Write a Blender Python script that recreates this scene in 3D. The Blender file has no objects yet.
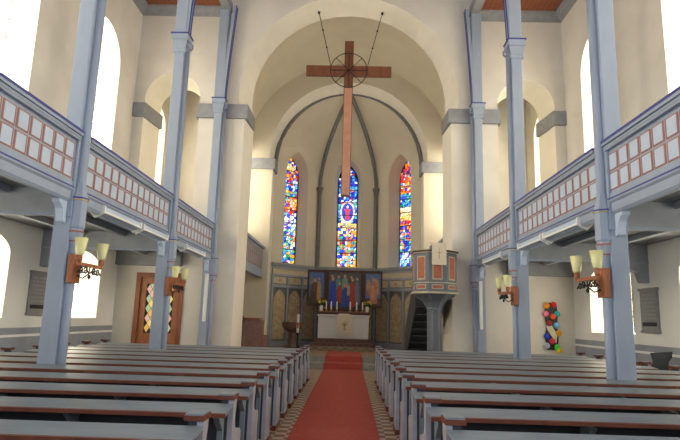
import bpy, bmesh, math, random
from mathutils import Vector, Matrix
random.seed(7)
PI = math.pi
sc = bpy.context.scene
COL = sc.collection
V = Vector

# ------------------------------------------------------------------ materials
def mat(name, col, rough=0.6, var=0.08, scale=6.0, metal=0.0, bump=0.0, spec=0.4, col2=None, stretch=(1,1,1), detail=4):
    m = bpy.data.materials.new(name); m.use_nodes = True
    nt = m.node_tree; N = nt.nodes; L = nt.links
    b = N['Principled BSDF']
    b.inputs['Roughness'].default_value = rough; b.inputs['Metallic'].default_value = metal
    b.inputs['Specular IOR Level'].default_value = spec
    tc = N.new('ShaderNodeTexCoord'); mp = N.new('ShaderNodeMapping'); mp.inputs['Scale'].default_value = stretch
    L.new(tc.outputs['Object'], mp.inputs['Vector'])
    no = N.new('ShaderNodeTexNoise'); no.inputs['Scale'].default_value = scale; no.inputs['Detail'].default_value = detail
    L.new(mp.outputs['Vector'], no.inputs['Vector'])
    cr = N.new('ShaderNodeValToRGB')
    c2 = col2 if col2 else tuple(min(1, c*(1+var)) for c in col)
    c1 = tuple(c*(1-var) for c in col)
    cr.color_ramp.elements[0].position = 0.3; cr.color_ramp.elements[1].position = 0.7
    cr.color_ramp.elements[0].color = (*c1, 1); cr.color_ramp.elements[1].color = (*c2, 1)
    L.new(no.outputs['Fac'], cr.inputs['Fac']); L.new(cr.outputs['Color'], b.inputs['Base Color'])
    if bump:
        bp = N.new('ShaderNodeBump'); bp.inputs['Strength'].default_value = bump; bp.inputs['Distance'].default_value = 0.02
        L.new(no.outputs['Fac'], bp.inputs['Height']); L.new(bp.outputs['Normal'], b.inputs['Normal'])
    return m

def glow(name, col, strength, attr=None):
    m = bpy.data.materials.new(name); m.use_nodes = True
    nt = m.node_tree; N = nt.nodes; L = nt.links
    b = N['Principled BSDF']; b.inputs['Roughness'].default_value = 0.3
    b.inputs['Emission Strength'].default_value = strength
    if attr:
        a = N.new('ShaderNodeVertexColor'); a.layer_name = attr
        L.new(a.outputs['Color'], b.inputs['Emission Color']); L.new(a.outputs['Color'], b.inputs['Base Color'])
    else:
        tc = N.new('ShaderNodeTexCoord'); vo = N.new('ShaderNodeTexVoronoi'); vo.inputs['Scale'].default_value = 5
        L.new(tc.outputs['Object'], vo.inputs['Vector'])
        cr = N.new('ShaderNodeValToRGB'); e = cr.color_ramp.elements
        e[0].color = (*col, 1); e[0].position=.40; e[1].position=.7; e[1].color = (1, col[1]*0.80, col[2]*0.35, 1)
        L.new(vo.outputs['Distance'], cr.inputs['Fac']); L.new(cr.outputs['Color'], b.inputs['Emission Color'])
        b.inputs['Base Color'].default_value = (*col, 1)
    return m

def attr_mat(name, rough=0.6):
    m = bpy.data.materials.new(name); m.use_nodes = True
    N = m.node_tree.nodes; L = m.node_tree.links; b = N['Principled BSDF']; b.inputs['Roughness'].default_value = rough
    a = N.new('ShaderNodeVertexColor'); a.layer_name = 'paint'
    no = N.new('ShaderNodeTexNoise'); no.inputs['Scale'].default_value = 14; no.inputs['Detail'].default_value = 5
    tc = N.new('ShaderNodeTexCoord'); L.new(tc.outputs['Object'], no.inputs['Vector'])
    mx = N.new('ShaderNodeMix'); mx.data_type = 'RGBA'; mx.blend_type = 'MULTIPLY'; mx.inputs[0].default_value = 0.55
    cr = N.new('ShaderNodeValToRGB'); cr.color_ramp.elements[0].position = .35; cr.color_ramp.elements[1].position = .65
    cr.color_ramp.elements[0].color = (.45, .4, .35, 1)
    L.new(no.outputs['Fac'], cr.inputs['Fac']); L.new(a.outputs['Color'], mx.inputs[6]); L.new(cr.outputs['Color'], mx.inputs[7])
    L.new(mx.outputs[2], b.inputs['Base Color'])
    return m

def tile_mat(name, c1, c2, mortar, scale, rough=0.6):
    m = bpy.data.materials.new(name); m.use_nodes = True
    N = m.node_tree.nodes; L = m.node_tree.links; b = N['Principled BSDF']; b.inputs['Roughness'].default_value = rough
    tc = N.new('ShaderNodeTexCoord'); mp = N.new('ShaderNodeMapping'); mp.inputs['Scale'].default_value = (scale, scale, scale)
    L.new(tc.outputs['Object'], mp.inputs['Vector'])
    ck = N.new('ShaderNodeTexChecker'); ck.inputs['Scale'].default_value = 1
    ck.inputs['Color1'].default_value = (*c1, 1); ck.inputs['Color2'].default_value = (*c2, 1)
    L.new(mp.outputs['Vector'], ck.inputs['Vector'])
    no = N.new('ShaderNodeTexNoise'); no.inputs['Scale'].default_value = 3; L.new(tc.outputs['Object'], no.inputs['Vector'])
    mx = N.new('ShaderNodeMix'); mx.data_type = 'RGBA'; mx.inputs[7].default_value = (*mortar, 1)
    mt = N.new('ShaderNodeMath'); mt.operation = 'MULTIPLY'; mt.inputs[1].default_value = 0.55
    L.new(no.outputs['Fac'], mt.inputs[0]); L.new(mt.outputs[0], mx.inputs[0])
    L.new(ck.outputs['Color'], mx.inputs[6]); L.new(mx.outputs[2], b.inputs['Base Color'])
    return m

def plank_mat(name, col, dark, axis='X', width=0.14, rough=0.6):
    m = bpy.data.materials.new(name); m.use_nodes = True
    N = m.node_tree.nodes; L = m.node_tree.links; b = N['Principled BSDF']; b.inputs['Roughness'].default_value = rough
    tc = N.new('ShaderNodeTexCoord'); wv = N.new('ShaderNodeTexWave'); wv.bands_direction = axis
    wv.wave_profile = 'SAW'; wv.inputs['Scale'].default_value = 1/(width*20/ (2*PI)*1.0) ; wv.inputs['Distortion'].default_value = 0
    L.new(tc.outputs['Object'], wv.inputs['Vector'])
    cr = N.new('ShaderNodeValToRGB'); e = cr.color_ramp.elements
    e[0].position = 0.0; e[0].color = (*dark, 1); e[1].position = 0.12; e[1].color = (*col, 1)
    L.new(wv.outputs['Fac'], cr.inputs['Fac']); 
    no = N.new('ShaderNodeTexNoise'); no.inputs['Scale'].default_value = 8; L.new(tc.outputs['Object'], no.inputs['Vector'])
    mx = N.new('ShaderNodeMix'); mx.data_type = 'RGBA'; mx.blend_type = 'MULTIPLY'; mx.inputs[0].default_value = .4
    L.new(cr.outputs['Color'], mx.inputs[6]); L.new(no.outputs['Fac'], mx.inputs[7]); L.new(mx.outputs[2], b.inputs['Base Color'])
    return m

M = {}
M['wall']    = mat('cream_plaster', (.70,.665,.60), .9, .06, 0.8, col2=(.78,.745,.675))
M['apsewall']= mat('apse_plaster', (.68,.62,.49), .9, .05, 0.8)
M['aisle']   = mat('pale_plaster', (.80,.79,.76), .9, .04, 0.8)
M['reveal']  = mat('white_plaster', (.85,.81,.71), .9, .03, 1.2)
M['rib']=mat('dark_grey_rib',(.19,.19,.19),.8,.1,5)
M['dado']    = mat('blue_grey_dado', (.30,.325,.38), .6, .06, 3)
M['white']   = mat('white_paint', (.86,.86,.84), .6, .02, 3)
M['stone']   = mat('grey_stone_trim', (.27,.28,.30), .8, .10, 5)
M['paint']   = mat('blue_grey_paint', (.315,.375,.485), .5, .06, 4, stretch=(1,1,.3))
M['paintdk'] = mat('slate_paint', (.31,.335,.375), .6, .08, 4)
M['line']    = mat('blue_line_paint', (.05,.06,.28), .5, .1, 6)
M['redline'] = mat('oxide_red_line', (.36,.13,.085), .6, .1, 6)
M['pinkline'] = mat('faded_red_frame', (.37,.16,.12), .6, .1, 6)
M['yellow']  = mat('ochre_line', (.62,.48,.16), .6, .1, 6)
M['cell']    = mat('pale_blue_panel', (.50,.60,.75), .5, .05, 5)
M['under']   = plank_mat('gallery_underside_boards', (.24,.25,.27), (.06,.06,.07), 'X', .16)
M['pew']     = mat('pew_grey_paint', (.19,.235,.275), .38, .12, 9, stretch=(.3,1,1))
M['pewlight']= mat('pew_end_paint', (.36,.37,.42), .5, .10, 9)
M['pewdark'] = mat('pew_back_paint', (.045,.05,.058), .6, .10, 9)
M['pewred']  = mat('pew_red_edge', (.145,.042,.022), .45, .2, 12)
M['wood']    = mat('brown_wood', (.26,.09,.04), .5, .2, 8, stretch=(1,1,.2))
M['woodlt']  = mat('orange_wood', (.36,.13,.055), .45, .2, 14, stretch=(1,1,.3))
M['woodcross']= mat('cross_wood', (.19,.072,.035), .5, .2, 10, stretch=(1,1,.2))
M['crossface']= mat('cross_copper_face', (.52,.26,.17), .5, .12, 6)
M['ceilwood']= plank_mat('red_ceiling_boards', (.34,.10,.04), (.07,.02,.01), 'X', .16)
M['iron']    = mat('black_iron', (.012,.012,.015), .45, .1, 8)
M['lead']    = mat('lead', (.01,.01,.012), .6, .1, 8)
M['carpet']  = mat('red_carpet', (.36,.062,.045), .95, .14, 22, bump=.3, col2=(.42,.075,.055))
M['tile']    = tile_mat('aisle_tiles', (.52,.42,.29), (.10,.045,.028), (.26,.19,.13), 6.5)
M['chtile']  = tile_mat('chancel_tiles', (.30,.22,.14), (.20,.12,.07), (.26,.20,.13), 5)
M['steptile']= tile_mat('brown_step_tiles', (.15,.065,.04), (.09,.04,.028), (.16,.10,.07), 8)
M['stepstone']=mat('grey_step_stone', (.24,.24,.21), .7, .15, 6)
M['cloth']   = mat('white_cloth', (.74,.72,.68), .9, .04, 12)
M['cream']   = mat('cream_linen', (.74,.66,.50), .9, .05, 12)
M['gold']    = mat('gold_embroidery', (.45,.30,.08), .5, .15, 20)
M['goldpanel']= mat('ochre_stencil_panel', (.46,.35,.20), .6, .22, 7, col2=(.56,.44,.27))
M['wains']   = mat('wainscot_grey', (.13,.135,.14), .6, .12, 6)
M['wainsband']=mat('cream_stencil_band', (.58,.49,.33), .7, .12, 12)
M['dkframe'] = mat('dark_frame', (.07,.03,.022), .5, .15, 9)
M['brownstone']= mat('brown_font_stone', (.17,.10,.07), .6, .2, 9)
M['pinkwood']= mat('pinkish_brown_wood', (.24,.13,.10), .6, .15, 7)
M['leaf']    = mat('leaf_green', (.03,.10,.02), .6, .3, 20)
M['petal']   = mat('yellow_petal', (.85,.62,.03), .6, .1, 20)
M['wax']     = mat('white_wax', (.82,.80,.72), .4, .03, 8)
M['red']     = mat('red_relief', (.45,.08,.05), .5, .1, 8)
M['shade']   = mat('yellow_glass_shade', (.78,.76,.38), .25, .06, 5, spec=.6)
M['plaque']  = mat('slate_plaque', (.25,.25,.25), .6, .12, 6)
M['plaquelt']= mat('worn_lettering', (.30,.30,.29), .6, .15, 30)
M['black']   = mat('black_board', (.015,.015,.018), .5, .1, 8)
M['speaker'] = mat('white_speaker', (.8,.8,.8), .4, .02, 8)
M['redpanel']= mat('terracotta_panel', (.42,.13,.075), .6, .12, 8)
M['pulpit']  = mat('pulpit_grey', (.15,.17,.205), .5, .08, 6)
M['pulpitlt']= mat('pulpit_cream_line', (.50,.44,.30), .5, .08, 6)
M['paintpic']= attr_mat('painted_panel')
M['glassL']  = glow('stained_glass', (1,1,1), 1.05, 'glass')
M['pane']    = glow('daylit_leaded_glass', (.97,.985,1), 7.2)
M['panelow'] = glow('daylit_lower_glass', (.97,.98,1), 5.2)
M['fillch'] = glow('chancel_fill_glow', (.98,.98,1), 7)  # glow of the added, unseen chancel side panes
M['doorglass']= glow('door_glass', (1,1,1), 0.35, 'glass')

# ------------------------------------------------------------------ mesh builder
class MB:
    def __init__(s): s.v=[]; s.f=[]; s.mi=[]; s.mats=[]; s.cur=0; s.T=Matrix.Identity(4); s.smooth=[]; s.fc=[]; s.c=None; s.sm=False
    def m(s, name):
        if name not in s.mats: s.mats.append(name)
        s.cur = s.mats.index(name); return s
    def color(s, c): s.c = c; return s
    def add(s, vs, fs):
        if not s.mats: s.m('wall')
        o = len(s.v); s.v += [s.T @ V(p) for p in vs]
        for f in fs: s.f.append([o+i for i in f]); s.mi.append(s.cur); s.fc.append(s.c); s.smooth.append(s.sm)
        return s
    def box(s, x0, x1, y0, y1, z0, z1):
        if x0>x1: x0,x1=x1,x0
        if y0>y1: y0,y1=y1,y0
        vs=[(x0,y0,z0),(x1,y0,z0),(x1,y1,z0),(x0,y1,z0),(x0,y0,z1),(x1,y0,z1),(x1,y1,z1),(x0,y1,z1)]
        return s.add(vs,[(0,3,2,1),(4,5,6,7),(0,1,5,4),(1,2,6,5),(2,3,7,6),(3,0,4,7)])
    def hull(s, A, B):   # loft between two same-length closed loops, capped
        n=len(A); vs=list(A)+list(B)
        fs=[tuple(range(n))[::-1], tuple(range(n,2*n))]
        fs+=[(i,(i+1)%n,n+(i+1)%n,n+i) for i in range(n)]
        return s.add(vs,fs)
    def prism(s, poly, axis, a, b):
        def P(p,t):
            return {'x':(t,p[0],p[1]),'y':(p[0],t,p[1]),'z':(p[0],p[1],t)}[axis]
        return s.hull([P(p,a) for p in poly],[P(p,b) for p in poly])
    def lathe(s, prof, cx, cy, n=16, a0=0.0):
        vs=[]; fs=[]; k=len(prof)
        for i in range(n):
            a=a0+2*PI*i/n
            for r,z in prof: vs.append((cx+r*math.cos(a),cy+r*math.sin(a),z))
        for i in range(n):
            j=(i+1)%n
            for q in range(k-1): fs.append((i*k+q,j*k+q,j*k+q+1,i*k+q+1))
        fs.append(tuple(i*k for i in range(n))[::-1]); fs.append(tuple(i*k+k-1 for i in range(n)))
        return s.add(vs,fs)
    def tube(s, pts, r, n=8, closed=False, ry=None):
        pts=[V(p) for p in pts]; k=len(pts); vs=[]; fs=[]
        up=V((0,0,1))
        for i,p in enumerate(pts):
            if closed: d=(pts[(i+1)%k]-pts[i-1])
            else: d=pts[min(i+1,k-1)]-pts[max(i-1,0)]
            d.normalize()
            a=up if abs(d.z)<.95 else V((0,1,0))
            u=d.cross(a).normalized(); w=u.cross(d).normalized()
            rr = r[i] if isinstance(r,(list,tuple)) else r
            for q in range(n):
                t=2*PI*q/n+PI/n; vs.append(p+u*rr*math.cos(t)+w*rr*math.sin(t))
        m=k if closed else k-1
        for i in range(m):
            j=(i+1)%k
            for q in range(n):
                e=(q+1)%n; fs.append((i*n+q,i*n+e,j*n+e,j*n+q))
        if not closed: fs.append(tuple(range(n))[::-1]); fs.append(tuple((k-1)*n+q for q in range(n)))
        return s.add(vs,fs)
    def sweep(s, path, prof, closed=False, side=1):
        """moulding: profile [(out,z)] swept along a plan path [(x,y)], out to the side"""
        k=len(path); P=[V((p[0],p[1])) for p in path]; vs=[]; fs=[]; n=len(prof)
        def nrm(a,b):
            d=(b-a).normalized(); return V((d.y,-d.x))*side
        for i in range(k):
            if closed: n1=nrm(P[i-1],P[i]); n2=nrm(P[i],P[(i+1)%k])
            else:
                n1=nrm(P[i-1],P[i]) if i>0 else nrm(P[i],P[i+1]); n2=nrm(P[i],P[i+1]) if i<k-1 else n1
            b=(n1+n2); b=b/(max(.3,1+n1.dot(n2)))
            for o,z in prof: vs.append((P[i].x+b.x*o,P[i].y+b.y*o,z))
        m=k if closed else k-1
        for i in range(m):
            j=(i+1)%k
            for q in range(n):
                e=(q+1)%n; fs.append((i*n+q,j*n+q,j*n+e,i*n+e))
        if not closed: fs.append(tuple(range(n))); fs.append(tuple((k-1)*n+q for q in range(n))[::-1])
        return s.add(vs,fs)
    def build(s, name, parent=None, bevel=0, attr=None):
        me=bpy.data.meshes.new(name); me.from_pydata([tuple(v) for v in s.v],[],s.f)
        for n in s.mats: me.materials.append(M[n])
        for i,p in enumerate(me.polygons): p.material_index=s.mi[i]; p.use_smooth=s.smooth[i]
        if attr:
            a=me.color_attributes.new(attr,'FLOAT_COLOR','CORNER')
            for i,p in enumerate(me.polygons):
                c=s.fc[i] or (0,0,0)
                for li in p.loop_indices: a.data[li].color=(*c,1)
        bm=bmesh.new(); bm.from_mesh(me); bmesh.ops.recalc_face_normals(bm,faces=bm.faces); bm.to_mesh(me); bm.free()
        o=bpy.data.objects.new(name,me); COL.objects.link(o)
        if parent: o.parent=parent
        if bevel:
            b=o.modifiers.new('bevel','BEVEL'); b.width=bevel; b.segments=2; b.limit_method='ANGLE'
        return o

def tag(o, label, cat, group=None):
    o['label']=label; o['category']=cat
    if group: o['group']=group
    return o
def thing(name, label, cat, loc=(0,0,0), rz=0, group=None):
    o=bpy.data.objects.new(name,None); COL.objects.link(o); o.location=loc; o.rotation_euler=(0,0,rz); o.empty_display_size=.1
    return tag(o,label,cat,group)
def struct(o): o['kind']='structure'; return o
def kids(o): return [c for c in bpy.data.objects if c.parent==o]
def copy_tree(o, parent=None):
    c=o.copy(); COL.objects.link(c)
    if parent: c.parent=parent
    for ch in kids(o): copy_tree(ch,c)
    return c
def cut(o, cutters):
    for c in cutters:
        md=o.modifiers.new('b','BOOLEAN'); md.operation='DIFFERENCE'; md.object=c; md.solver='EXACT'
    dg=bpy.context.evaluated_depsgraph_get(); dg.update()
    me=bpy.data.meshes.new_from_object(o.evaluated_get(dg)); o.modifiers.clear(); o.data=me
    for c in cutters: bpy.data.objects.remove(c)
def arch(cx, hw, z0, zs, rise, pointed=False, n=14):
    """closed outline (u,z) of an opening"""
    pts=[(cx-hw,z0),(cx-hw,zs)]
    if pointed:
        R=(hw*hw+rise*rise)/(2*hw); am=math.asin(min(1,rise/R))
        for i in range(1,n+1): a=am*i/n; pts.append((cx-hw+R-R*math.cos(a), zs+R*math.sin(a)))
        for i in range(n-1,0,-1): a=am*i/n; pts.append((cx+hw-R+R*math.cos(a), zs+R*math.sin(a)))
    else:
        for i in range(1,2*n): a=PI-PI*i/(2*n); pts.append((cx+hw*math.cos(a), zs+rise*math.sin(a)))
    pts+=[(cx+hw,zs),(cx+hw,z0)]
    return pts
def cutter(A,B,mats):
    b=MB(); b.mats=list(mats); b.cur=1; b.hull(A,B); o=b.build('cutter'); return o

# ------------------------------------------------------------------ dimensions
AX=4.2; WX=7.15; EY=17.3; CH=11.85
BAYS=[-1.0,4.05,8.45,13.0,17.14]      # post positions along the nave
WIN=[1.35,5.85,10.3,14.7]
PZ=.35                                 # chancel platform

# ------------------------------------------------------------------ floors, ceilings
b=MB().m('tile').box(-7.9,7.9,-1.5,18.1,-.2,0); struct(b.build('floor'))
b=MB().m('chtile').box(-6.9,6.9,18.9,28,-.2,PZ)
b.m('stepstone').box(-3.3,3.3,18.1,18.9,-.2,.175); b.box(-3.3,3.3,18.88,18.93,.17,PZ+.002)
struct(b.build('floor_chancel'))
for sx,nm in ((-1,'left'),(1,'right')):
    b=MB().m('ceilwood').box(sx*AX,sx*7.9,-1.5,EY+.1,CH+.12,CH+.2); 
    struct(b.build('ceiling_'+nm))
    b=MB().m('stone')
    for i in range(3): y=[4.05,8.45,13.0][i]; b.box(sx*AX,sx*WX,y-.12,y+.12,CH-.12,CH+.13)
    path=[(sx*WX,-1.4),(sx*WX,EY),(sx*AX,EY)]
    b.sweep(path,[(0,CH+.12),(.26,CH+.12),(.26,CH+.06),(.18,CH+.02),(.12,CH-.08),(.04,CH-.13),(0,CH-.16)],side=-sx)
    b.box(sx*(AX-.14),sx*(AX+.14),-1.4,EY,CH-.02,CH+.35)
    struct(b.build('trim_1' if sx<0 else 'trim_2'))
    b=MB().m('paint').box(sx*(AX-.05),sx*(AX+.05),-1.4,EY,CH+.35,14.4); struct(b.build('wall_clerestory_'+nm))
b=MB().m('ceilwood').box(-4.4,4.4,-1.5,EY+.1,14.4,14.5); struct(b.build('ceiling'))

# ------------------------------------------------------------------ aisle outer walls with windows
def window_pane(name, cx_y, sx, hw, z0, zs, rise, m, xo):
    """leaded pane with diamond grid, closing the opening at the outer face"""
    root=MB().m(m).prism([(u,z) for u,z in arch(cx_y,hw-.012,z0+.01,zs,rise-.012)],'x',sx*xo,sx*(xo+.02)).build(name)
    struct(root)
    g=MB().m('lead')
    for k in range(1,int((zs+rise-z0)/.45)):
        z=z0+k*.45; h=hw if z<=zs else hw*math.sqrt(max(0,1-((z-zs)/rise)**2))
        if h>.15: g.box(sx*(xo-.03),sx*(xo-.002),cx_y-h+.02,cx_y+h-.02,z-.012,z+.012)
    for u in (-.5,0,.5):
        h=zs+rise*math.sqrt(1-u*u) if zs else 0
        g.box(sx*(xo-.03),sx*(xo-.002),cx_y+u*hw-.012,cx_y+u*hw+.012,z0+.02,h-.03)
    g.build('glazing_bar',root)
wn=1
for sx,nm in ((-1,'left'),(1,'right')):
    b=MB(); b.mats=['wall','reveal']; b.cur=0; b.box(sx*WX,sx*7.9,-1.5,21.5,3.5,14.0)
    w=b.build('wall_'+nm); cs=[]; b=MB(); b.mats=['aisle','reveal']; b.cur=0; b.box(sx*WX,sx*7.9,-1.5,21.5,-.1,3.5); w2=b.build('wall_lower_'+nm); cs2=[]
    for cy in WIN:
        for (hw,z0,zs,rise,dy) in ((1.04,5.0,9.08,1.04,.22),(1.19,1.43,2.78,.45,.22)):
            A=[(sx*(WX-.1),u,z) for u,z in arch(cy+dy,hw+.03,z0-.01,zs,rise+.03)]
            B=[(sx*8.0,u,z) for u,z in arch(cy+dy,hw-.02,z0+.0,zs,rise-.02)]
            (cs if z0>3 else cs2).append(cutter(A,B,['aisle','reveal']))
    # tall window of the side chapel behind the end wall
    A=[(sx*(WX-.1),u,z) for u,z in arch(19.7,.72,5.2,8.6,.72)]; B=[(sx*8.0,u,z) for u,z in arch(19.7,.6,5.3,8.6,.6)]
    cs.append(cutter(A,B,['aisle','reveal']))
    cut(w,cs); struct(w); cut(w2,cs2); struct(w2)
    for cy in WIN:
        window_pane('window_%d'%wn,cy+.22,sx,1.02,5.0,9.08,1.02,'pane',WX+.62); wn+=1
        window_pane('window_%d'%wn,cy+.22,sx,1.17,1.43,2.78,.43,'panelow',WX+.62); wn+=1
    window_pane('window_%d'%wn,19.7,sx,.6,5.3,8.6,.6,'pane',WX+.66); wn+=1
    # dado with white stripe
    b=MB().m('dado').box(sx*(WX-.015),sx*(WX+.01),-1.4,EY,0,1.2); b.m('white').box(sx*(WX-.02),sx*(WX+.01),-1.4,EY,1.0,1.055)
    struct(b.build('baseboard_'+nm))

# ------------------------------------------------------------------ chancel arch wall
YB=18.5
b=MB(); b.mats=['wall','reveal']; b.cur=0; b.box(-WX-.3,WX+.3,EY,YB,-.1,14.4); w=b.build('wall_chancel_arch')
def stilt(hw0,r,zc,zs=8.3,n=24,z0=-.2):
    a0=math.asin(max(-1,(zs-zc)/r)); hw0=min(hw0,r*math.cos(a0)-.01); pts=[(-hw0,z0),(-hw0,zs)]
    for i in range(n+1):
        a=PI-a0-(PI-2*a0)*i/n; pts.append((r*math.cos(a),zc+r*math.sin(a)))
    pts+=[(hw0,zs),(hw0,z0)]
    return pts
cs=[cutter([(x,EY-.02,z) for x,z in stilt(3.41,3.66,8.9)],[(x,YB+.02,z) for x,z in stilt(3.38,3.42,9.08)],['wall','reveal'])]
for sx in (-1,1):
    A=[(x,EY-.02,z) for x,z in arch(sx*5.87,.93,3.5,8.68,.93)]; B=[(x,YB+.02,z) for x,z in arch(sx*5.87,.80,3.5,8.68,.83)]
    cs.append(cutter(A,B,['wall','reveal']))
A=[(x,EY-.02,z) for x,z in [(-6.5,-.3),(-6.5,2.8),(-5.15,2.8),(-5.15,-.3)]]; B=[(x,EY+.5,z) for x,z in [(-6.5,-.3),(-6.5,2.8),(-5.15,2.8),(-5.15,-.3)]]
cs.append(cutter(A,B,['wall','reveal']))
cut(w,cs); struct(w)
capprof=[(-.1,8.02),(.02,8.02),(.05,8.12),(.10,8.18),(.12,8.26),(.21,8.34),(.21,8.45),(.19,8.5),(-.1,8.5)]
n=3
for sx in (-1,1):
    b=MB().m('stone').sweep([(sx*4.92,YB),(sx*4.92,EY),(sx*3.41,EY),(sx*3.39,YB)],capprof,side=sx)
    struct(b.build('trim_%d'%n)); n+=1
    b=MB().m('stone').sweep([(sx*WX,EY),(sx*6.82,EY),(sx*6.68,YB)],capprof,side=sx); struct(b.build('trim_%d'%n)); n+=1
    b=MB().m('stone').box(sx*5.1,sx*WX,EY-.22,EY+.02,3.08,3.6); struct(b.build('trim_%d'%n)); n+=1   # stone band under gallery end

# chapels behind the end walls, chancel side walls, vault
for sx,nm in ((-1,'left'),(1,'right')):
    b=MB().m('wall').box(sx*4.55,sx*WX,21.3,21.6,-.1,14.0); struct(b.build('wall_chapel_'+nm))
    b=MB().m('wall').box(sx*4.5,sx*WX,YB,21.4,13.0,13.1); struct(b.build('ceiling_chapel_'+nm))
    b=MB().m('under').box(sx*3.75,sx*WX,YB,21.4,3.3,3.42); struct(b.build('floor_chapel_'+nm))
    b=MB(); b.mats=['apsewall','reveal']; b.cur=0; b.box(sx*4.5,sx*5.0,YB+.01,23.49,4.9,13.5); w=b.build('wall_chancel_'+nm)
    cut(w,[cutter([(sx*4.4,u,z) for u,z in arch(22.55,.82,5.2,9.2,.82)],[(sx*5.1,u,z) for u,z in arch(22.55,.75,5.25,9.2,.75)],['apsewall','reveal'])]); struct(w)  # opening for the added fill pane
    window_pane('window_%d'%wn,22.55,sx,.73,5.27,9.2,.73,'fillch',4.9); wn+=1  # made-up side window, hidden by the piers, added to brighten chancel and apse
    b=MB().m('apsewall').box(sx*4.5,sx*5.0,21.4,23.49,-.1,4.88); struct(b.build('wall_chancel_lower_'+nm))
b=MB().m('apsewall'); b.sm=True
vs=[];fs=[]; nn=28
for j,y in enumerate((YB-.01,23.52)):
    for i in range(nn+1): a=PI*i/nn; vs.append((4.52*math.cos(a),y,8.8+4.3*math.sin(a)))
for i in range(nn): fs.append((i,i+1,nn+2+i,nn+1+i))
b.add(vs,fs); struct(b.build('ceiling_chancel'))

# second arch
b=MB(); b.mats=['apsewall','reveal']; b.cur=0; b.box(-6,6,23.5,24.35,-.1,14.0); w=b.build('wall_apse_arch')
cut(w,[cutter([(x,23.48,z) for x,z in stilt(3.33,3.5,8.68,8.31)],[(x,24.37,z) for x,z in stilt(3.33,3.42,8.50,8.31)],['apsewall','reveal'])]); struct(w)
for sx in (-1,1):
    b=MB().m('stone').sweep([(sx*4.5,23.5),(sx*3.33,23.5),(sx*3.33,24.35)],[(o,z+.0) for o,z in capprof],side=sx); struct(b.build('trim_%d'%n)); n+=1

# ------------------------------------------------------------------ apse
P=[V((-3.3,24.35)),V((-1.4,26.1)),V((1.4,26.1)),V((3.3,24.35))]
KEY=V((0,24.35,12.0))
pal={'blue':[(.01,.03,.55),(.02,.08,.8),(.01,.02,.3),(.05,.3,.9),(.1,.55,.9)],'white':[(.8,.85,1),(.9,.95,.8),(.7,.85,1)],
     'red':[(.85,.03,.02),(.9,.12,.02),(.6,.01,.03)],'orange':[(1,.35,.03),(1,.55,.1),(1,.2,.02)],'green':[(.02,.35,.12),(.03,.5,.3)],
     'gold':[(1,.75,.2),(1,.85,.5),(.9,.6,.2)],'purple':[(.25,.05,.5),(.5,.1,.5)],'pink':[(1,.6,.5),(1,.75,.6)]}
def pick(ws):
    t=random.random()*sum(w for _,w in ws)
    for k,w in ws:
        t-=w
        if t<=0: return random.choice(pal[k])
    return random.choice(pal[ws[0][0]])
def glasscol(kind,u,v):       # u -1..1 across, v 0..1 up
    if kind=='mid':
        if v>.62: return pick([('blue',12),('white',2),('red',1.2),('gold',.5)])
        if v>.42:
            d=math.hypot(u/.72,(v-.52)/.095)
            if d<.72: return pick([('red',8),('orange',2),('pink',1)]) if abs(u)<.38 else pick([('blue',8),('white',2)])
            if d<1.05: return pick([('pink',6),('gold',3),('white',2)])
            return pick([('blue',12),('white',1),('green',1)])
        if v>.28: return pick([('gold',7),('orange',4),('blue',3),('white',2)])
        if v>.14: return pick([('orange',5),('green',2),('blue',5),('red',2),('white',1)])
        return pick([('white',4),('blue',6),('orange',3),('gold',2)])
    if kind=='left':
        if v>.88: return pick([('gold',4),('blue',4),('orange',3)])
        if v>.78: return pick([('orange',5),('blue',5),('red',2)])
        if v>.68: return pick([('blue',6),('white',4),('red',1)])
        if v>.58: return pick([('orange',4),('green',3),('blue',4),('red',2)])
        if v>.46: return pick([('red',6),('orange',4),('blue',2),('pink',2)])
        if v>.32: return pick([('white',6),('blue',4),('purple',2)])
        if v>.16: return pick([('blue',4),('green',3),('white',3),('orange',2),('pink',1)])
        return pick([('green',4),('blue',6),('orange',3),('white',1)])
    if v>.68: return pick([('red',7),('orange',5),('blue',3),('white',1)])
    if v>.55: return pick([('green',4),('blue',7),('white',1)])
    if v>.42: return pick([('gold',5),('pink',5),('orange',2),('white',2)])
    if v>.28: return pick([('red',4),('orange',4),('blue',5),('white',1)])
    if v>.12: return pick([('blue',6),('orange',3),('green',2),('white',1)])
    return pick([('blue',7),('white',5),('purple',1)])
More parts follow.
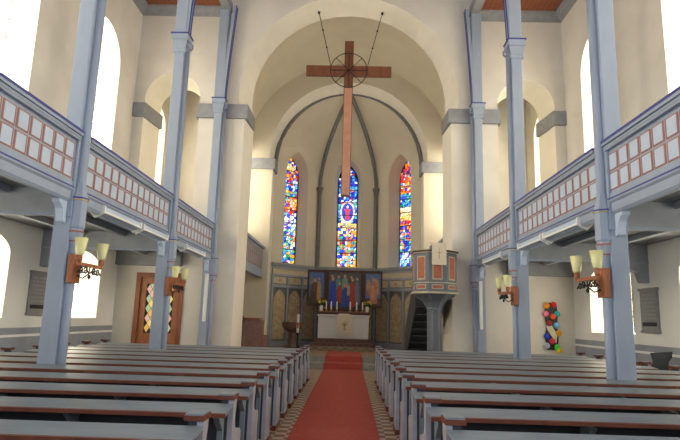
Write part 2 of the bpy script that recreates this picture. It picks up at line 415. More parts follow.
def stained(name,kind,A,B,hw,z0,zt,off,ctr):
    """coloured glass pieces in lead; local frame u along A->B, out along -normal"""
    d=(B-A).normalized(); nin=V((d.y,-d.x)); 
    if nin.y>0: nin=-nin
    L=(B-A).length; c=A+d*(L*.5+ctr)
    def W(u,z,o): q=c+d*u-nin*o; return (q.x,q.y,z)
    bk=MB().m('lead'); loop=arch(0,hw+.06,z0-.05,zt-.9,.95,True)
    bk.hull([W(u,z,off+.03) for u,z in loop],[W(u,z,off+.05) for u,z in loop]); root=struct(bk.build(name))
    g=MB().m('glassL'); nx=7; nz=int((zt-z0)/.13)
    J=[[((-1+2*i/nx)*hw+(random.uniform(-.035,.035) if 0<i<nx else 0), z0+(zt-z0)*j/nz+random.uniform(-.035,.035)) for j in range(nz+1)] for i in range(nx+1)]
    for i in range(nx):
        for j in range(nz):
            q=[J[i][j],J[i+1][j],J[i+1][j+1],J[i][j+1]]; cu=sum(p[0] for p in q)/4; cz=sum(p[1] for p in q)/4
            sub=[q] if random.random()<.45 else [[q[0],q[1],q[2]],[q[0],q[2],q[3]]]
            for t in sub:
                mu=sum(p[0] for p in t)/len(t); mz=sum(p[1] for p in t)/len(t)
                g.color(glasscol(kind,mu/hw,(mz-z0)/(zt-z0)))
                t2=[(p[0]+(mu-p[0])*.14,p[1]+(mz-p[1])*.14) for p in t]
                h=zt-.9+.9
                lim=hw if mz<zt-.9 else hw*max(0,1-((mz-(zt-.9))/.92)**1.7)
                if abs(mu)>lim: continue
                g.add([W(a,z,off+.02) for a,z in t2],[tuple(range(len(t2)))])
    if kind=='mid':
        zc=z0+.53*(zt-z0); g.color((1,.72,.45)); n_=20
        for k in range(n_):
            ta,tb=2*PI*k/n_+.03,2*PI*(k+1)/n_-.03
            g.add([W(r*.36*math.cos(t),zc+r*.56*math.sin(t),off+.012) for r,t in ((1,ta),(1,tb),(.82,tb),(.82,ta))],[(0,1,2,3)])
        g.color((.03,.06,.5)); g.add([W(.29*math.cos(2*PI*k/n_),zc+.45*math.sin(2*PI*k/n_),off+.014) for k in range(n_)],[tuple(range(n_))])
        g.color((.9,.06,.03)); g.add([W(u,zc+z,off+.010) for u,z in ((-.10,-.36),(-.07,.0),(-.17,.16),(-.06,.14),(0,.2),(.06,.14),(.17,.16),(.07,.0),(.10,-.36))],[tuple(range(9))])
        g.color((1,.75,.55)); g.add([W(.055*math.cos(PI*k/4),zc+.27+.07*math.sin(PI*k/4),off+.008) for k in range(8)],[tuple(range(8))])
    g.build('stained_glass',root,attr='glass')
    for k in range(1,8):
        z=z0+(zt-z0)*k/8
        h=hw if z<zt-.9 else hw*.7
        s=MB().m('iron'); s.hull([W(-h,z-.02,off-.01),W(h,z-.02,off-.01),W(h,z+.02,off-.01),W(-h,z+.02,off-.01)],[W(-h,z-.02,off+.015),W(h,z-.02,off+.015),W(h,z+.02,off+.015),W(-h,z+.02,off+.015)])
        s.build('saddle_bar',root)
kinds=['left','mid','right']; nms=['apse_left','apse','apse_right']
for i in range(3):
    A,B=P[i],P[i+1]; d=(B-A).normalized(); nin=V((d.y,-d.x))
    if nin.y>0: nin=-nin
    L=(B-A).length
    def W(u,z,o): q=A+d*u-nin*o; return (q.x,q.y,z)
    b=MB(); b.mats=['apsewall','reveal']; b.cur=0
    q0=[W(-.02,-.1,0),W(L+.02,-.1,0),W(L+.3,-.1,.7),W(-.3,-.1,.7)]
    b.hull(q0,[(x,y,10.6) for x,y,z in q0]); w=b.build('wall_'+nms[i])
    # reveal: wide at the inner face, narrow at the glass
    c=cutter([W(u,z,-.02) for u,z in arch(L/2+[-.06,0,.1][i],.66,3.98,8.25,1.12,True)],[W(u,z,.75) for u,z in arch(L/2+[-.10,0,.2][i],.46,4.12,8.25,.90,True)],['apsewall','apsewall'])
    cut(w,[c]); struct(w)
    stained('window_%d'%wn,kinds[i],A,B,.46,4.1,9.15,.52,[-.10,0,.2][i]); wn+=1
# vault webs
vb=MB().m('apsewall'); vb.sm=True; Z0=7.75; NS=14; NT=18
for i in range(3):
    vs=[];fs=[]
    for a in range(NS+1):
        s=a/NS; t0=.46*(1-abs(2*s-1)**1.7)
        e=2.0+1.2*(1-abs(2*s-1))
        base=P[i].lerp(P[i+1],s)
        if i==0: zk=1-s
        elif i==2: zk=s
        else: zk=0
        for q in range(NT+1):
            tau=q/NT; t=t0+(1-t0)*tau
            tt=(t-t0)/(1-t0)
            tc=max(0,(t-.17)/.83); rc=math.sqrt(max(0,1-tc*tc))
            r=(1-zk)*(1-tt**1.85)+zk*rc*1.05
            x=KEY.x+(base.x-KEY.x)*r; y=KEY.y+(base.y-KEY.y)*r
            vs.append((x,y,Z0+(KEY.z-Z0)*t))
    for a in range(NS):
        for q in range(NT): fs.append((a*(NT+1)+q,(a+1)*(NT+1)+q,(a+1)*(NT+1)+q+1,a*(NT+1)+q+1))
    vb.add(vs,fs)
struct(vb.build('ceiling_apse'))
rb=MB().m('rib')
for i in (1,2):
    pts=[]
    for q in range(21):
        t=q/20; r=1-t**1.85; pts.append((KEY.x+(P[i].x-KEY.x)*r*.98,KEY.y+(P[i].y-KEY.y)*r-.03,Z0+(KEY.z-Z0)*t))
    rb.tube(pts,.10,6)
pts=[(3.33*math.cos(PI-PI*q/32),24.33,8.5+3.5*math.sin(PI*q/32)) for q in range(33)]
rb.tube(pts,.10,6)
struct(rb.build('trim_%d'%n)); n+=1
for i in (1,2):
    b=MB().m('rib'); b.sm=False
    b.lathe([(.13,3.8),(.13,3.95),(.095,4.0),(.095,7.5),(.12,7.55),(.10,7.6),(.16,7.75),(.17,7.85),(.12,7.88)],P[i].x*.97,P[i].y-.08,10); struct(b.build('trim_%d'%n)); n+=1
b=MB().m('stone').sweep([(p.x,p.y) for p in P],[(0,3.8),(.10,3.8),(.14,3.86),(.14,3.95),(.02,4.0),(0,4.0)],side=1); struct(b.build('trim_%d'%n)); n+=1

# apse wainscot: one thing per wall face
wl=['wainscot with gilt pointed panels on the left apse wall behind the font','wainscot with gilt pointed panels behind the altar painting','wainscot with gilt pointed panels on the right apse wall beside the pulpit']
for i in range(3):
    A,B=P[i],P[i+1]; d=(B-A).normalized(); nin=V((d.y,-d.x))
    if nin.y>0: nin=-nin
    L=(B-A).length; rt=thing('wainscot','dark grey '+wl[i],'wainscot',(A.x,A.y,PZ))
    Tm=Matrix(((d.x,-nin.x,0,0),(d.y,-nin.y,0,0),(0,0,1,0),(0,0,0,1)))   # local u, out(-), z
    def part(bm,name): bm.v=[Tm@v for v in bm.v]; return bm.build(name,rt)
    b=MB().m('wains').box(0.05,L-.05,-.06,-.005,0,3.4); part(b,'backing')
    b=MB().m('wainsband').box(0.05,L-.05,-.075,-.055,3.14,3.40); part(b,'stencil_band')
    b=MB().m('paintdk').box(.03,L-.03,-.13,-.05,3.38,3.46); part(b,'rail')
    for za,zb in ((3.05,3.14),(2.55,2.68),(0,.22)):
        b=MB().m('paintdk').box(.03,L-.03,-.12,-.05,za,zb); part(b,'rail')
    np=4 if i==1 else 3; pw=(L-.1)/np
    for k in range(np+1):
        b=MB().m('paintdk').box(.05+k*pw-.05,.05+k*pw+.05,-.115,-.05,0,3.1); part(b,'stile')
    for k in range(np):
        c=.05+pw*(k+.5); h=pw/2-.10
        b=MB().m('wainsband').box(c-pw/2+.07,c+pw/2-.07,-.075,-.055,2.72,3.02); b.m('goldpanel').box(c-.07,c+.07,-.08,-.055,2.80,2.94); part(b,'frieze_panel')
        b=MB().m('goldpanel').prism(arch(c,h,.28,1.95,.50,True),'y',-.085,-.055); part(b,'pointed_panel')

# ------------------------------------------------------------------ galleries
def gallery_post(sx,y,label,top=True,far=False):
    t=thing('gallery_post',label,'post',(sx*4.24,y,0),0,'painted posts carrying the galleries')
    w=.13; d=.13 if not far else .12
    b=MB().m('paint').box(-w,w,-d,d,0,8.2); 
    b.m('paint').box(-w-.015,w+.015,-d-.015,d+.015,3.02,3.5)
    b.build('pillar',t,bevel=.018)
    # rounded shaft on the nave side
    s=MB().m('paint'); s.sm=True; x=-sx*(w+.035)
    s.lathe([(.078,0),(.078,2.62)],x,0,12); s.lathe([(.085,3.42),(.075,3.5),(.072,8.2)],x,0,12); s.build('shaft',t)
    c=MB().m('paint').lathe([(.08,2.60),(.09,2.66),(.125,2.80)],x,0,10); c.m('redline').lathe([(.095,2.655),(.095,2.675)],x,0,10); c.lathe([(.13,2.80),(.13,2.825)],x,0,10)
    c.m('paint').lathe([(.115,2.825),(.12,2.86),(.135,2.88),(.135,3.30),(.15,3.34)],x,0,8); c.m('line').lathe([(.155,3.33),(.155,3.35)],x,0,8); c.m('yellow').lathe([(.15,3.305),(.15,3.32)],x,0,8)
    c.m('paint').lathe([(.14,3.35),(.10,3.5),(.08,3.6)],x,0,8)
    c.build('gallery_capital',t)
    # upper capital with scroll brackets
    c=MB().m('paint').box(-w-.03,w+.03,-d-.03,d+.03,8.12,8.2)
    c.prism([(-w-.02,8.2),(w+.02,8.2),(w+.05,8.38),(w+.05,8.45),(-w-.05,8.45),(-w-.05,8.38)],'y',-d-.04,d+.04)
    c.box(-w-.08,w+.08,-d-.07,d+.07,8.45,8.60); c.m('line').box(-w-.10,w+.10,-d-.09,d+.09,8.60,8.63); c.build('upper_capital',t)
    for q in (-1,1):
        s=MB().m('paint'); pts=[(-sx*(w+.08)+.0,q*.09,8.44),(-sx*(w+.13),q*.09,8.40),(-sx*(w+.13),q*.09,8.32),(-sx*(w+.09),q*.09,8.27),(-sx*(w+.05),q*.09,8.32)]
        s.tube(pts,.03,6); s.build('scroll',t)
    u=MB().m('paint').box(-w-.04,w-.0,-d,d,8.63,CH-.03); u.box(w-.02,w+.03,-d*.6,d*.6,8.63,CH-.03); u.build('upper_pillar',t,bevel=.015)
    # curved brace towards the nave
    for q in (-1,1):
        br=MB().m('paint'); A=[];B=[]
        for k in range(13):
            a=k/12; z=8.66+3.3*a; xo=.07+.20*a**1.3
            A.append((-sx*xo,z)); B.append((-sx*(xo+.10),z+.02))
        br.prism(A+B[::-1],'y',q*.08-.035,q*.08+.035); 
        br.m('line').tube([(bx-sx*.01,q*.08,bz) for bx,bz in B],.014,5); br.build('brace',t)
    for q in (-1,1):
        if far and q>0: continue
        g=MB().m('cell'); pts=[(0,3.27),(.24,3.27),(.24,3.22),(.18,3.20),(.12,3.14),(.09,3.05),(.08,2.95),(0,2.92)]
        g.prism([(q*(d+p[0]),p[1]) for p in pts],'x',-.06,.06); g.build('console',t)
    return t
lab={8.45:'nearest the camera',13.0:'second from the camera',17.14:'standing against the chancel arch pier'}
for sx,sd in ((-1,'left'),(1,'right')):
    for y in (8.45,13.0,17.14):
        gallery_post(sx,y-((.1 if sx>0 else .05) if y<9 else 0),'blue-grey painted gallery post on the %s side, %s'%(sd,lab[y]),far=(y>17))
    for y in (4.05,):
        gallery_post(sx,y,'blue-grey painted gallery post on the %s side, beside the camera'%sd)

def parapet(sx,y0,y1,label):
    t=thing('gallery_parapet',label,'parapet',(sx*AX,y0,3.05),0,'panelled gallery parapets'); L=y1-y0; z=lambda a:a-3.05
    f=-sx            # towards the nave
    r=MB().m('paint').box(-.10*f,.13*f,0,L,z(4.34),z(4.40)); r.box(-.06*f,.10*f,0,L,z(4.26),z(4.34)); r.m('line').box(-.10*f,.135*f,0,L,z(4.385),z(4.425)); r.m('paintdk').box(.09*f,.106*f,0,L,z(4.29),z(4.305)); r.m('paintdk').box(-.08*f,.10*f,0,L,z(4.425),z(4.44))
    r.build('handrail',t)
    b=MB().m('paint').box(-.04*f,.04*f,0,L,z(3.50),z(4.27)); b.box(.0,.06*f,0,L,z(3.51),z(3.59)); b.build('panel_body',t)
    n_=max(1,int(round((L-.1)/.315))); cw=(L-.1)/n_
    g=MB()
    for k in range(n_):
        for (a,c) in ((3.63,3.90),(3.93,4.20)):
            u0=.05+k*cw+.015; u1=.05+(k+1)*cw-.015
            g.m('pinkline').box(.04*f,.046*f,u0,u1,z(a),z(c)); g.m('cell').box(.04*f,.052*f,u0+.034,u1-.034,z(a+.02),z(c-.02))
    g.build('small_panels',t)
    s=MB().m('paint'); s.prism([(f*-.04,z(3.51)),(f*.09,z(3.51)),(f*.09,z(3.46)),(f*.06,z(3.43)),(f*.06,z(3.31)),(f*.03,z(3.27)),(f*-.04,z(3.27))],'y',0,L)
    s.m('line').box(.05*f,.095*f,0,L,z(3.485),z(3.507)); s.build('fascia',t)
    return t
bl={0:'beside the camera',1:'nearest bay, cut by the picture edge',2:'middle bay between the two tall posts',3:'far bay next to the chancel arch'}
for sx,sd in ((-1,'left'),(1,'right')):
    for k in range(4):
        y0=BAYS[k]+.15; y1=BAYS[k+1]-(.15 if k<3 else .13)
        if k==0: continue
        parapet(sx,y0,y1,'%s gallery parapet of small framed blue-grey panels, %s'%(sd,bl[k]))
    # slanted white boxes fixed below the parapets
    for y0,y1,l in ((9.35,11.1,'nearest of three'),(11.22,12.8,'middle of three'),(14.3,16.2,'farthest of three')):
        f=-sx; t=thing('slanted_box','long slanted white box with bluish face below the %s gallery edge, %s'%(sd,l),'light box',(sx*4.26,y0,3.12),0,'slanted boxes below the gallery edges')
        L=y1-y0
        b=MB().m('cell').prism([(f*.15,.20),(f*.0,.12),(f*-.18,.30),(f*.03,.33),(f*.15,.30)],'y',.05,L-.05); b.build('housing',t)
        e=MB().m('white').prism([(f*.17,.18),(f*.0,.09),(f*-.2,.31),(f*.03,.34),(f*.17,.31)],'y',0,.05); e.prism([(f*.17,.18),(f*.0,.09),(f*-.2,.31),(f*.03,.34),(f*.17,.31)],'y',L-.05,L); e.prism([(f*.155,.18),(f*.17,.185),(f*.17,.22),(f*.155,.22)],'y',.05,L-.05); e.build('edge_frame',t)
    # deck and beams
    nm=sd
    b=MB().m('under').box(sx*(AX+.1),sx*WX,-1,EY,3.5,3.6); struct(b.build('floor_gallery_'+nm))
    for y,l in ((4.05,'beside the camera'),(8.45,'at the near post'),(13.0,'at the second post')):
        b=MB().m('paintdk').box(sx*4.38,sx*(WX-.0),y-.11,y+.11,3.08,3.5); b.m('paint').box(sx*4.38,sx*WX,y-.125,y-.10,3.06,3.10)
        b.m('paintdk').prism([(sx*WX,2.62),(sx*WX,3.08),(sx*6.35,3.08),(sx*6.6,3.0),(sx*6.9,2.85),(sx*6.98,2.62)],'y',y-.1,y+.1)
        o=b.build('gallery_beam'); tag(o,'slate-grey beam under the %s gallery %s'%(sd,l),'beam','beams under the galleries')
    for y0,y1 in ((4.3,8.3),(8.6,12.85),(13.15,17.0)):
        for xx in (5.2,6.2):
            b=MB().m('paintdk').box(sx*(xx-.06),sx*(xx+.06),y0,y1,3.39,3.51); tag(b.build('joist'),'thin joist under the %s gallery boards'%sd,'joist','joists under the gallery boards')
# ------------------------------------------------------------------ loges in the chancel
for sx,sd in ((-1,'left'),(1,'right')):
    t=thing('loge_parapet','small panelled balcony front between the piers on the %s of the chancel'%sd,'balcony',(sx*3.6,YB,3.3)); f=-sx; L=4.98
    MB().m('paint').box(-.12*f,.10*f,0,L,1.16,1.26).build('handrail',t)
    MB().m('paint').box(-.05*f,.03*f,0,L,.1,1.16).build('panel_body',t)
    g=MB()
    for k in range(12):
        for a,c in ((.30,.66),(.70,1.06)):
            u0=.1+k*.4; g.m('redline').box(.03*f,.036*f,u0,u0+.37,a,c); g.m('paintdk').box(.03*f,.042*f,u0+.04,u0+.33,a+.03,c-.03)
    g.build('small_panels',t)
    MB().m('paint').box(-.2*f,.07*f,0,L,-.08,.12).build('fascia',t)

# ------------------------------------------------------------------ pews
def make_pew(sx,length,notch=None,dz=0.0):
    """local origin: aisle edge on the floor at the back line; +x*sx runs to the wall; +y to the altar"""
    t=thing('pew','pew','pew')
    prof=[(-.05,0),(-.05,.3),(-.035,.6),(-.03,.85+dz),(.12,.85+dz),(.115,.79),(.085,.72),(.08,.66),(.10,.61),(.16,.575),(.26,.56),(.34,.55),(.385,.52),(.395,.48),(.375,.44),(.36,.38),(.36,.2),(.40,.14),(.43,.08),(.43,0)]
    for x0 in (0,length-.045):
        e=MB().m('pewlight').prism(prof,'x',sx*x0,sx*(x0+.045)); eo=e.build('end_panel',t)
        inn = 1 if x0==0 else -1
        a=x0 if x0==0 else length
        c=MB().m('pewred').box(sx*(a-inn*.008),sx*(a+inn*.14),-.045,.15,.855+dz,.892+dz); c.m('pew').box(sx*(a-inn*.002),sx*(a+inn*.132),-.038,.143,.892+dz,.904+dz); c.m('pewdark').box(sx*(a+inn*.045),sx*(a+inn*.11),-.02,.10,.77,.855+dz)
        c.build('cap',t)
        f=MB().m('pewred').box(sx*(x0-.01),sx*(x0+.055),-.065,.44,0,.07); f.build('foot',t)
    # sloping book shelf on the back
    A=[(-.34,.762+dz),(-.34,.787+dz),(-.03,.822+dz),(-.03,.797+dz)]
    s=MB().m('pew').prism(A,'x',sx*.0,sx*(length-.0)); so=s.build('book_shelf',t)
    MB().m('pewred').prism([(-.362,.754+dz),(-.362,.786+dz),(-.338,.790+dz),(-.338,.756+dz)],'x',0,sx*length).build('front_edge',so)
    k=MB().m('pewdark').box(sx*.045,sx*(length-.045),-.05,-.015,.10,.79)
    k.build('backrest',t)
    n_=int(length/1.3)
    for i in range(n_+1):
        x=.07+(length-.2)*i/n_
        MB().m('pew').prism([(-.05,.05),(-.10,.05),(-.10,.6),(-.30,.755),(-.05,.775)],'x',sx*x,sx*(x+.05)).build('shelf_bracket',t)
    q=MB().m('pew')
    segs=[(.045,length-.045)] if notch is None else [(.045,notch-.2),(notch+.2,length-.045)]
    for a,c in segs: q.box(sx*a,sx*c,-.01,.36,.42,.455)
    q.build('seat',t)
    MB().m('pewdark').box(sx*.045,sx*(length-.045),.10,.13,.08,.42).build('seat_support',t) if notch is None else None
    return t
ordn=['first','second','third','fourth','fifth','sixth','seventh','eighth','ninth','tenth','eleventh','twelfth','thirteenth','fourteenth']
for sx,sd,xe,ln in ((-1,'left',-.79,5.4),(1,'right',.93,5.3)):
    dz=0 if sx<0 else .03
    proto=make_pew(sx,ln,dz=dz); special=make_pew(sx,ln,notch=(4.24-abs(xe)),dz=dz)
    rows=list(range(-2,11)); first=True
    for k in rows:
        y=4.12+1.04*k
        if k==4: o=special
        elif first: o=proto; first=False
        else: o=copy_tree(proto)
        o.location=(xe,y,0)
        idx=len(rows)-1-rows.index(k)      # counted from the altar
        lb='blue-grey pew with red-brown edges, %s of the aisle, %s row from the altar'%(sd,ordn[idx])
        tag(o,lb,'pew','pews on the %s of the aisle'%sd)

# carpet
b=MB().m('carpet'); pr=[(-1.2,0),(18.1,0),(18.1,.175),(18.9,.175),(18.9,PZ),(21.75,PZ)]
x0,x1=-.56,.68
top=[]
for i,(y,z) in enumerate(pr): top.append((y-(.02 if i in (1,2,3,4) and i in (1,2,3,4) and False else 0),z))
A=[(-1.2,.002),(18.08,.002),(18.08,.177),(18.87,.177),(18.87,PZ+.004),(21.75,PZ+.004)]
B=[(-1.2,.016),(18.06,.016),(18.06,.192),(18.85,.192),(18.85,PZ+.018),(21.75,PZ+.018)]
vs=[];fs=[]
for (y,z) in A+B: vs+= [(x0,y,z),(x1,y,z)]
nA=len(A)
for i in range(nA-1):
    fs.append((2*i,2*i+1,2*i+3,2*i+2)); o_=2*nA; fs.append((o_+2*i,o_+2*i+2,o_+2*i+3,o_+2*i+1))
    fs.append((2*i,2*i+2,o_+2*i+2,o_+2*i)); fs.append((2*i+1,o_+2*i+1,o_+2*i+3,2*i+3))
fs.append((0,2*nA,2*nA+1,1)); e=2*nA-2; fs.append((e,e+1,2*nA+e+1,2*nA+e))
b.add(vs,fs); tag(b.build('carpet_runner'),'long red carpet runner down the centre aisle and over the steps','carpet')

# ------------------------------------------------------------------ altar group
struct((MB().m('chtile').box(-1.5,1.45,22.2,25.2,PZ,PZ+.14).m('steptile').box(-1.32,1.27,22.75,25.2,PZ+.14,PZ+.28).box(-1.2,1.15,23.2,25.2,PZ+.28,PZ+.42)).build('floor_altar_steps'))
AZ=PZ+.42
al=thing('altar','white stone altar with dark red shelf standing on brown steps','altar',(-.03,24.3,AZ))
MB().m('cloth').box(-1.08,1.08,-.42,.42,0,.93).build('table_body',al,bevel=.01)
MB().m('cloth').box(-1.13,1.13,-.46,.46,.93,1.0).build('table_top',al,bevel=.01)
MB().m('dkframe').box(-1.12,1.12,.02,.46,1.0,1.10).m('wood').box(-1.14,1.14,0,.47,1.10,1.14).build('candle_shelf',al)
an=thing('altar_hanging','cream altar hanging with gold emblem on the altar front','altar cloth',(.03,23.83,AZ+.1))
MB().m('cream').box(-.33,.33,-.015,.0,0,.90).build('cloth_panel',an)
MB().m('cream').box(-.33,.33,0.0,.3,.90,.915).build('top_fold',an)
g=MB().m('gold')
for k in range(5):
    a=PI*(.15+.175*k); g.tube([(0,-.02,.42),(.10*math.cos(a),-.02,.45+.10*math.sin(a)),(.17*math.cos(a),-.02,.42+.22*math.sin(a))],.014,5)
g.tube([(0,-.02,.25),(0,-.02,.62)],.016,5); g.tube([(-.08,-.02,.30),(.08,-.02,.30)],.014,5); g.build('emblem',an)
bs=thing('book_stand','small pale book lying on the altar top','book',(.0,24.08,AZ+1.0))
MB().m('cloth').box(-.22,.22,-.12,.10,0,.045).build('book_block',bs)
# candles
cxs=[-.80,-.585,-.335,.25,.53,.79]
c0=None
posn=['leftmost of the six','second from the left','third from the left, just left of centre','third from the right, just right of centre','second from the right','rightmost of the six']
for i,x in enumerate(cxs):
    if c0 is None:
        c0=thing('altar_candle','x','candle'); o=c0
        MB().m('gold').lathe([(.05,0),(.05,.015),(.02,.03),(.02,.07),(.045,.085),(.045,.095)],0,0,10).build('holder',o)
        MB().m('wax').lathe([(.028,.09),(.028,.42),(.02,.43)],0,0,10).build('wax_stick',o); MB().m('iron').lathe([(.004,.42),(.004,.45)],0,0,5).build('wick',o)
    else: o=copy_tree(c0)
    o.location=(x,24.42,AZ+1.14); tag(o,'tall white candle on the altar shelf, '+posn[i],'candle','six altar candles')
def flowers(x,l):
    t=thing('flower_vase','white vase of yellow flowers %s'%l,'flowers',(x,24.42,AZ+1.14),0,'vases of yellow flowers on the altar')
    MB().m('wax').lathe([(.05,0),(.065,.08),(.075,.22),(.065,.24)],0,0,12).build('vase',t)
    g=MB().m('leaf')
    for k in range(22):
        a=random.random()*2*PI; r=random.uniform(.05,.2); z=random.uniform(.26,.42); g.tube([(0,0,.2),(r*.6*math.cos(a),r*.6*math.sin(a),z),(r*math.cos(a),r*math.sin(a),z-.03)],[.01,.035,.005],5)
    g.build('leaves',t)
    g=MB().m('petal')
    for k in range(14):
        a=random.random()*2*PI; r=random.uniform(.04,.19); z=random.uniform(.33,.46); g.lathe([(.005,z-.03),(.04,z-.005),(.035,z+.02),(.004,z+.015)],r*math.cos(a),r*math.sin(a),7)
    g.build('blossoms',t)
flowers(-1.02,'at the left end of the altar'); flowers(.99,'at the right end of the altar')

# winged altar painting
tp=thing('altar_triptych','three-part painted altarpiece in dark frames above the altar','altarpiece',(-.02,24.72,AZ+1.26))
def painted(name,x0,x1,z0,z1,sky,figs,ground,parent,y=0):
    fr=MB().m('dkframe'); w=.07
    fr.box(x0,x1,y-.03,y+.05,z0,z0+w).box(x0,x1,y-.03,y+.05,z1-w,z1).box(x0,x0+w,y-.03,y+.05,z0+w,z1-w).box(x1-w,x1,y-.03,y+.05,z0+w,z1-w)
    fo=fr.build(name+'_frame',parent)
    p=MB().m('paintpic'); p.color(sky); p.box(x0+w,x1-w,y,y+.03,z0+w,z1-w)
    W=x1-x0-2*w; H=z1-z0-2*w
    p.color(ground); p.box(x0+w,x1-w,y-.004,y,z0+w,z0+w+H*.22)
    for k,(fx,fw,fz,fh,c,skin) in enumerate(figs):
        cx=x0+w+W*fx; hw=W*fw/2; a=z0+w+H*fz; hh=H*fh; yy=y-.006-.003*k
        p.color(c)
        poly=[(cx-hw,a),(cx-hw*.95,a+hh*.4),(cx-hw*.75,a+hh*.7),(cx-hw*.3,a+hh*.82),(cx+hw*.3,a+hh*.82),(cx+hw*.8,a+hh*.68),(cx+hw*.9,a+hh*.35),(cx+hw,a)]
        p.prism(poly,'y',yy,yy+.004)
        if skin:
            p.color(skin); r=min(.075,hw*.45)
            p.prism([(cx+r*math.cos(q*PI/5),a+hh*.9+r*1.1*math.sin(q*PI/5)) for q in range(10)],'y',yy-.002,yy+.002)
    p.build(name+'_picture',parent,attr='paint')
sk=(.55,.33,.2)
painted('centre',-.78,.79,-.02,1.68,(.10,.10,.10),[(.1,.16,.35,.6,(.12,.16,.2),sk),(.3,.18,.5,.42,(.10,.25,.28),sk),(.5,.2,.52,.42,(.22,.32,.28),sk),(.7,.16,.4,.52,(.12,.08,.07),sk),(.88,.18,.1,.8,(.16,.17,.24),sk),(.13,.22,.05,.85,(.03,.06,.42),sk),(.34,.18,.15,.6,(.34,.05,.03),sk),(.53,.28,.03,.66,(.03,.07,.32),sk),(.62,.1,.35,.35,(.45,.40,.33),sk),(.74,.19,.03,.85,(.38,.05,.03),sk)],(.06,.05,.04),tp)
painted('left_wing',-1.66,-.86,.12,1.66,(.10,.18,.42),[(.2,.3,.62,.3,(.20,.22,.26),None),(.4,.62,.18,.62,(.13,.06,.04),sk),(.68,.3,.12,.75,(.42,.26,.09),sk),(.3,.4,.08,.4,(.10,.05,.03),None)],(.05,.07,.03),tp,-.04)
painted('right_wing',.86,1.66,.12,1.66,(.12,.2,.42),[(.75,.34,.35,.6,(.5,.33,.13),None),(.2,.3,.45,.45,(.45,.32,.16),None),(.55,.5,.05,.85,(.52,.2,.13),sk),(.5,.25,.2,.5,(.58,.28,.2),None),(.2,.2,.3,.3,(.45,.18,.10),None)],(.09,.08,.06),tp,-.04)
MB().m('dkframe').box(-1.68,1.68,.05,.12,.1,1.72).box(-.9,.9,-.03,.12,-.12,-.02).build('backing_board',tp)

# font, paschal candle, cabinet
ft=thing('baptismal_font','round brown stone font left of the altar','font',(-2.05,22.6,PZ))
MB().m('brownstone').lathe([(.30,0),(.30,.12),(.22,.16),(.17,.3),(.17,.62),(.22,.70)],0,0,8).build('pedestal',ft)
MB().m('brownstone').lathe([(.2,.68),(.3,.74),(.42,.86),(.45,1.02),(.45,1.06),(.36,1.06)],0,0,16).build('bowl',ft)
pc=thing('paschal_candle','tall white candle with red relief on a thin dark stand beside the font','candle',(-1.72,21.2,PZ))
MB().m('iron').lathe([(.16,0),(.16,.03),(.03,.06),(.025,.60),(.07,.64),(.07,.68)],0,0,12).build('stand',pc)
MB().m('wax').lathe([(.05,.68),(.05,1.36),(.04,1.37)],0,0,12).build('wax_column',pc)
MB().m('red').box(-.03,.03,-.055,-.04,.86,1.08).box(-.05,.05,-.054,-.04,.98,1.02).build('red_relief',pc)
cb=thing('wooden_cabinet','pinkish-brown boxy wooden cabinet beside the left chancel pier','cabinet',(-3.10,19.35,PZ))
MB().m('pinkwood').box(-.40,.34,-.3,.3,0,1.12).build('body',cb,bevel=.01)
MB().m('wood').box(-.35,.25,-.34,.3,1.12,1.19).build('lid',cb)
MB().m('pinkwood').box(.34,.5,-.2,.25,0,.62).build('side_shelf',cb)
ld=thing('reading_lamp','small dark stand beside the pinkish-brown cabinet','stand',(-3.5,18.9,0.175))
MB().m('iron').lathe([(.12,0),(.12,.03),(.02,.05),(.02,1.2)],0,0,10).build('pole',ld)
MB().m('pewdark').box(-.12,.14,-.08,.1,1.2,1.42).build('desk',ld)

# ------------------------------------------------------------------ pulpit
pu=thing('pulpit','eight-sided grey pulpit with terracotta panels on a fluted column','pulpit',(2.76,16.72,0))
R8=.71; a0=PI/8
def octp(r): return [(r*math.cos(a0+k*PI/4),r*math.sin(a0+k*PI/4)) for k in range(8)]
MB().m('pulpit').lathe([(R8,2.44),(R8,2.50),(R8-.03,2.52),(R8-.03,3.58),(R8,3.60)],0,0,8,a0).build('drum',pu)
MB().m('pulpitlt').lathe([(R8+.03,2.40),(R8+.03,2.44),(R8,2.46)],0,0,8,a0).m('dkframe').lathe([(R8+.03,3.62),(R8+.03,3.67),(R8-.06,3.67)],0,0,8,a0).m('pulpitlt').lathe([(R8-.01,2.70),(R8-.01,2.73)],0,0,8,a0).m('pulpitlt').lathe([(R8+.0,3.59),(R8+.01,3.62)],0,0,8,a0).build('cornice',pu)
for k in range(8):
    a=k*PI/4+PI/4; nx,ny=math.cos(a),math.sin(a); ap=(R8-.03)*math.cos(PI/8)
    T=Matrix(((-ny,nx,0,nx*ap),(nx,ny,0,ny*ap),(0,0,1,0),(0,0,0,1)))
    p=MB(); p.T=T; p.m('pulpitlt').box(-.15,.15,0,.012,2.80,3.50); p.m('redpanel').box(-.115,.115,0,.02,2.84,3.46); p.m('pulpitlt').box(-.17,.17,0,.010,2.53,2.66).m('redpanel').box(-.14,.14,0,.016,2.555,2.635); p.build('red_panel',pu)
c=MB().m('pulpit').lathe([(.24,0),(.24,.15),(.20,.2),(.20,1.92),(.24,1.95),(.23,2.0),(.30,2.15),(.45,2.28),(.60,2.36),(R8,2.42)],0,0,8,a0); c.build('column',pu)
f=MB().m('pulpit')
for k in range(8):
    a=k*PI/4+a0; f.tube([(.20*math.cos(a),.20*math.sin(a),.2),(.20*math.cos(a),.20*math.sin(a),1.95),(.34*math.cos(a),.34*math.sin(a),2.2),(.62*math.cos(a),.62*math.sin(a),2.37)],.025,6)
f.build('fluting',pu)
ds=MB().m('pulpit'); ds.box(-.2,.2,-.72,-.4,3.67,3.80); ds.build('book_desk',pu)
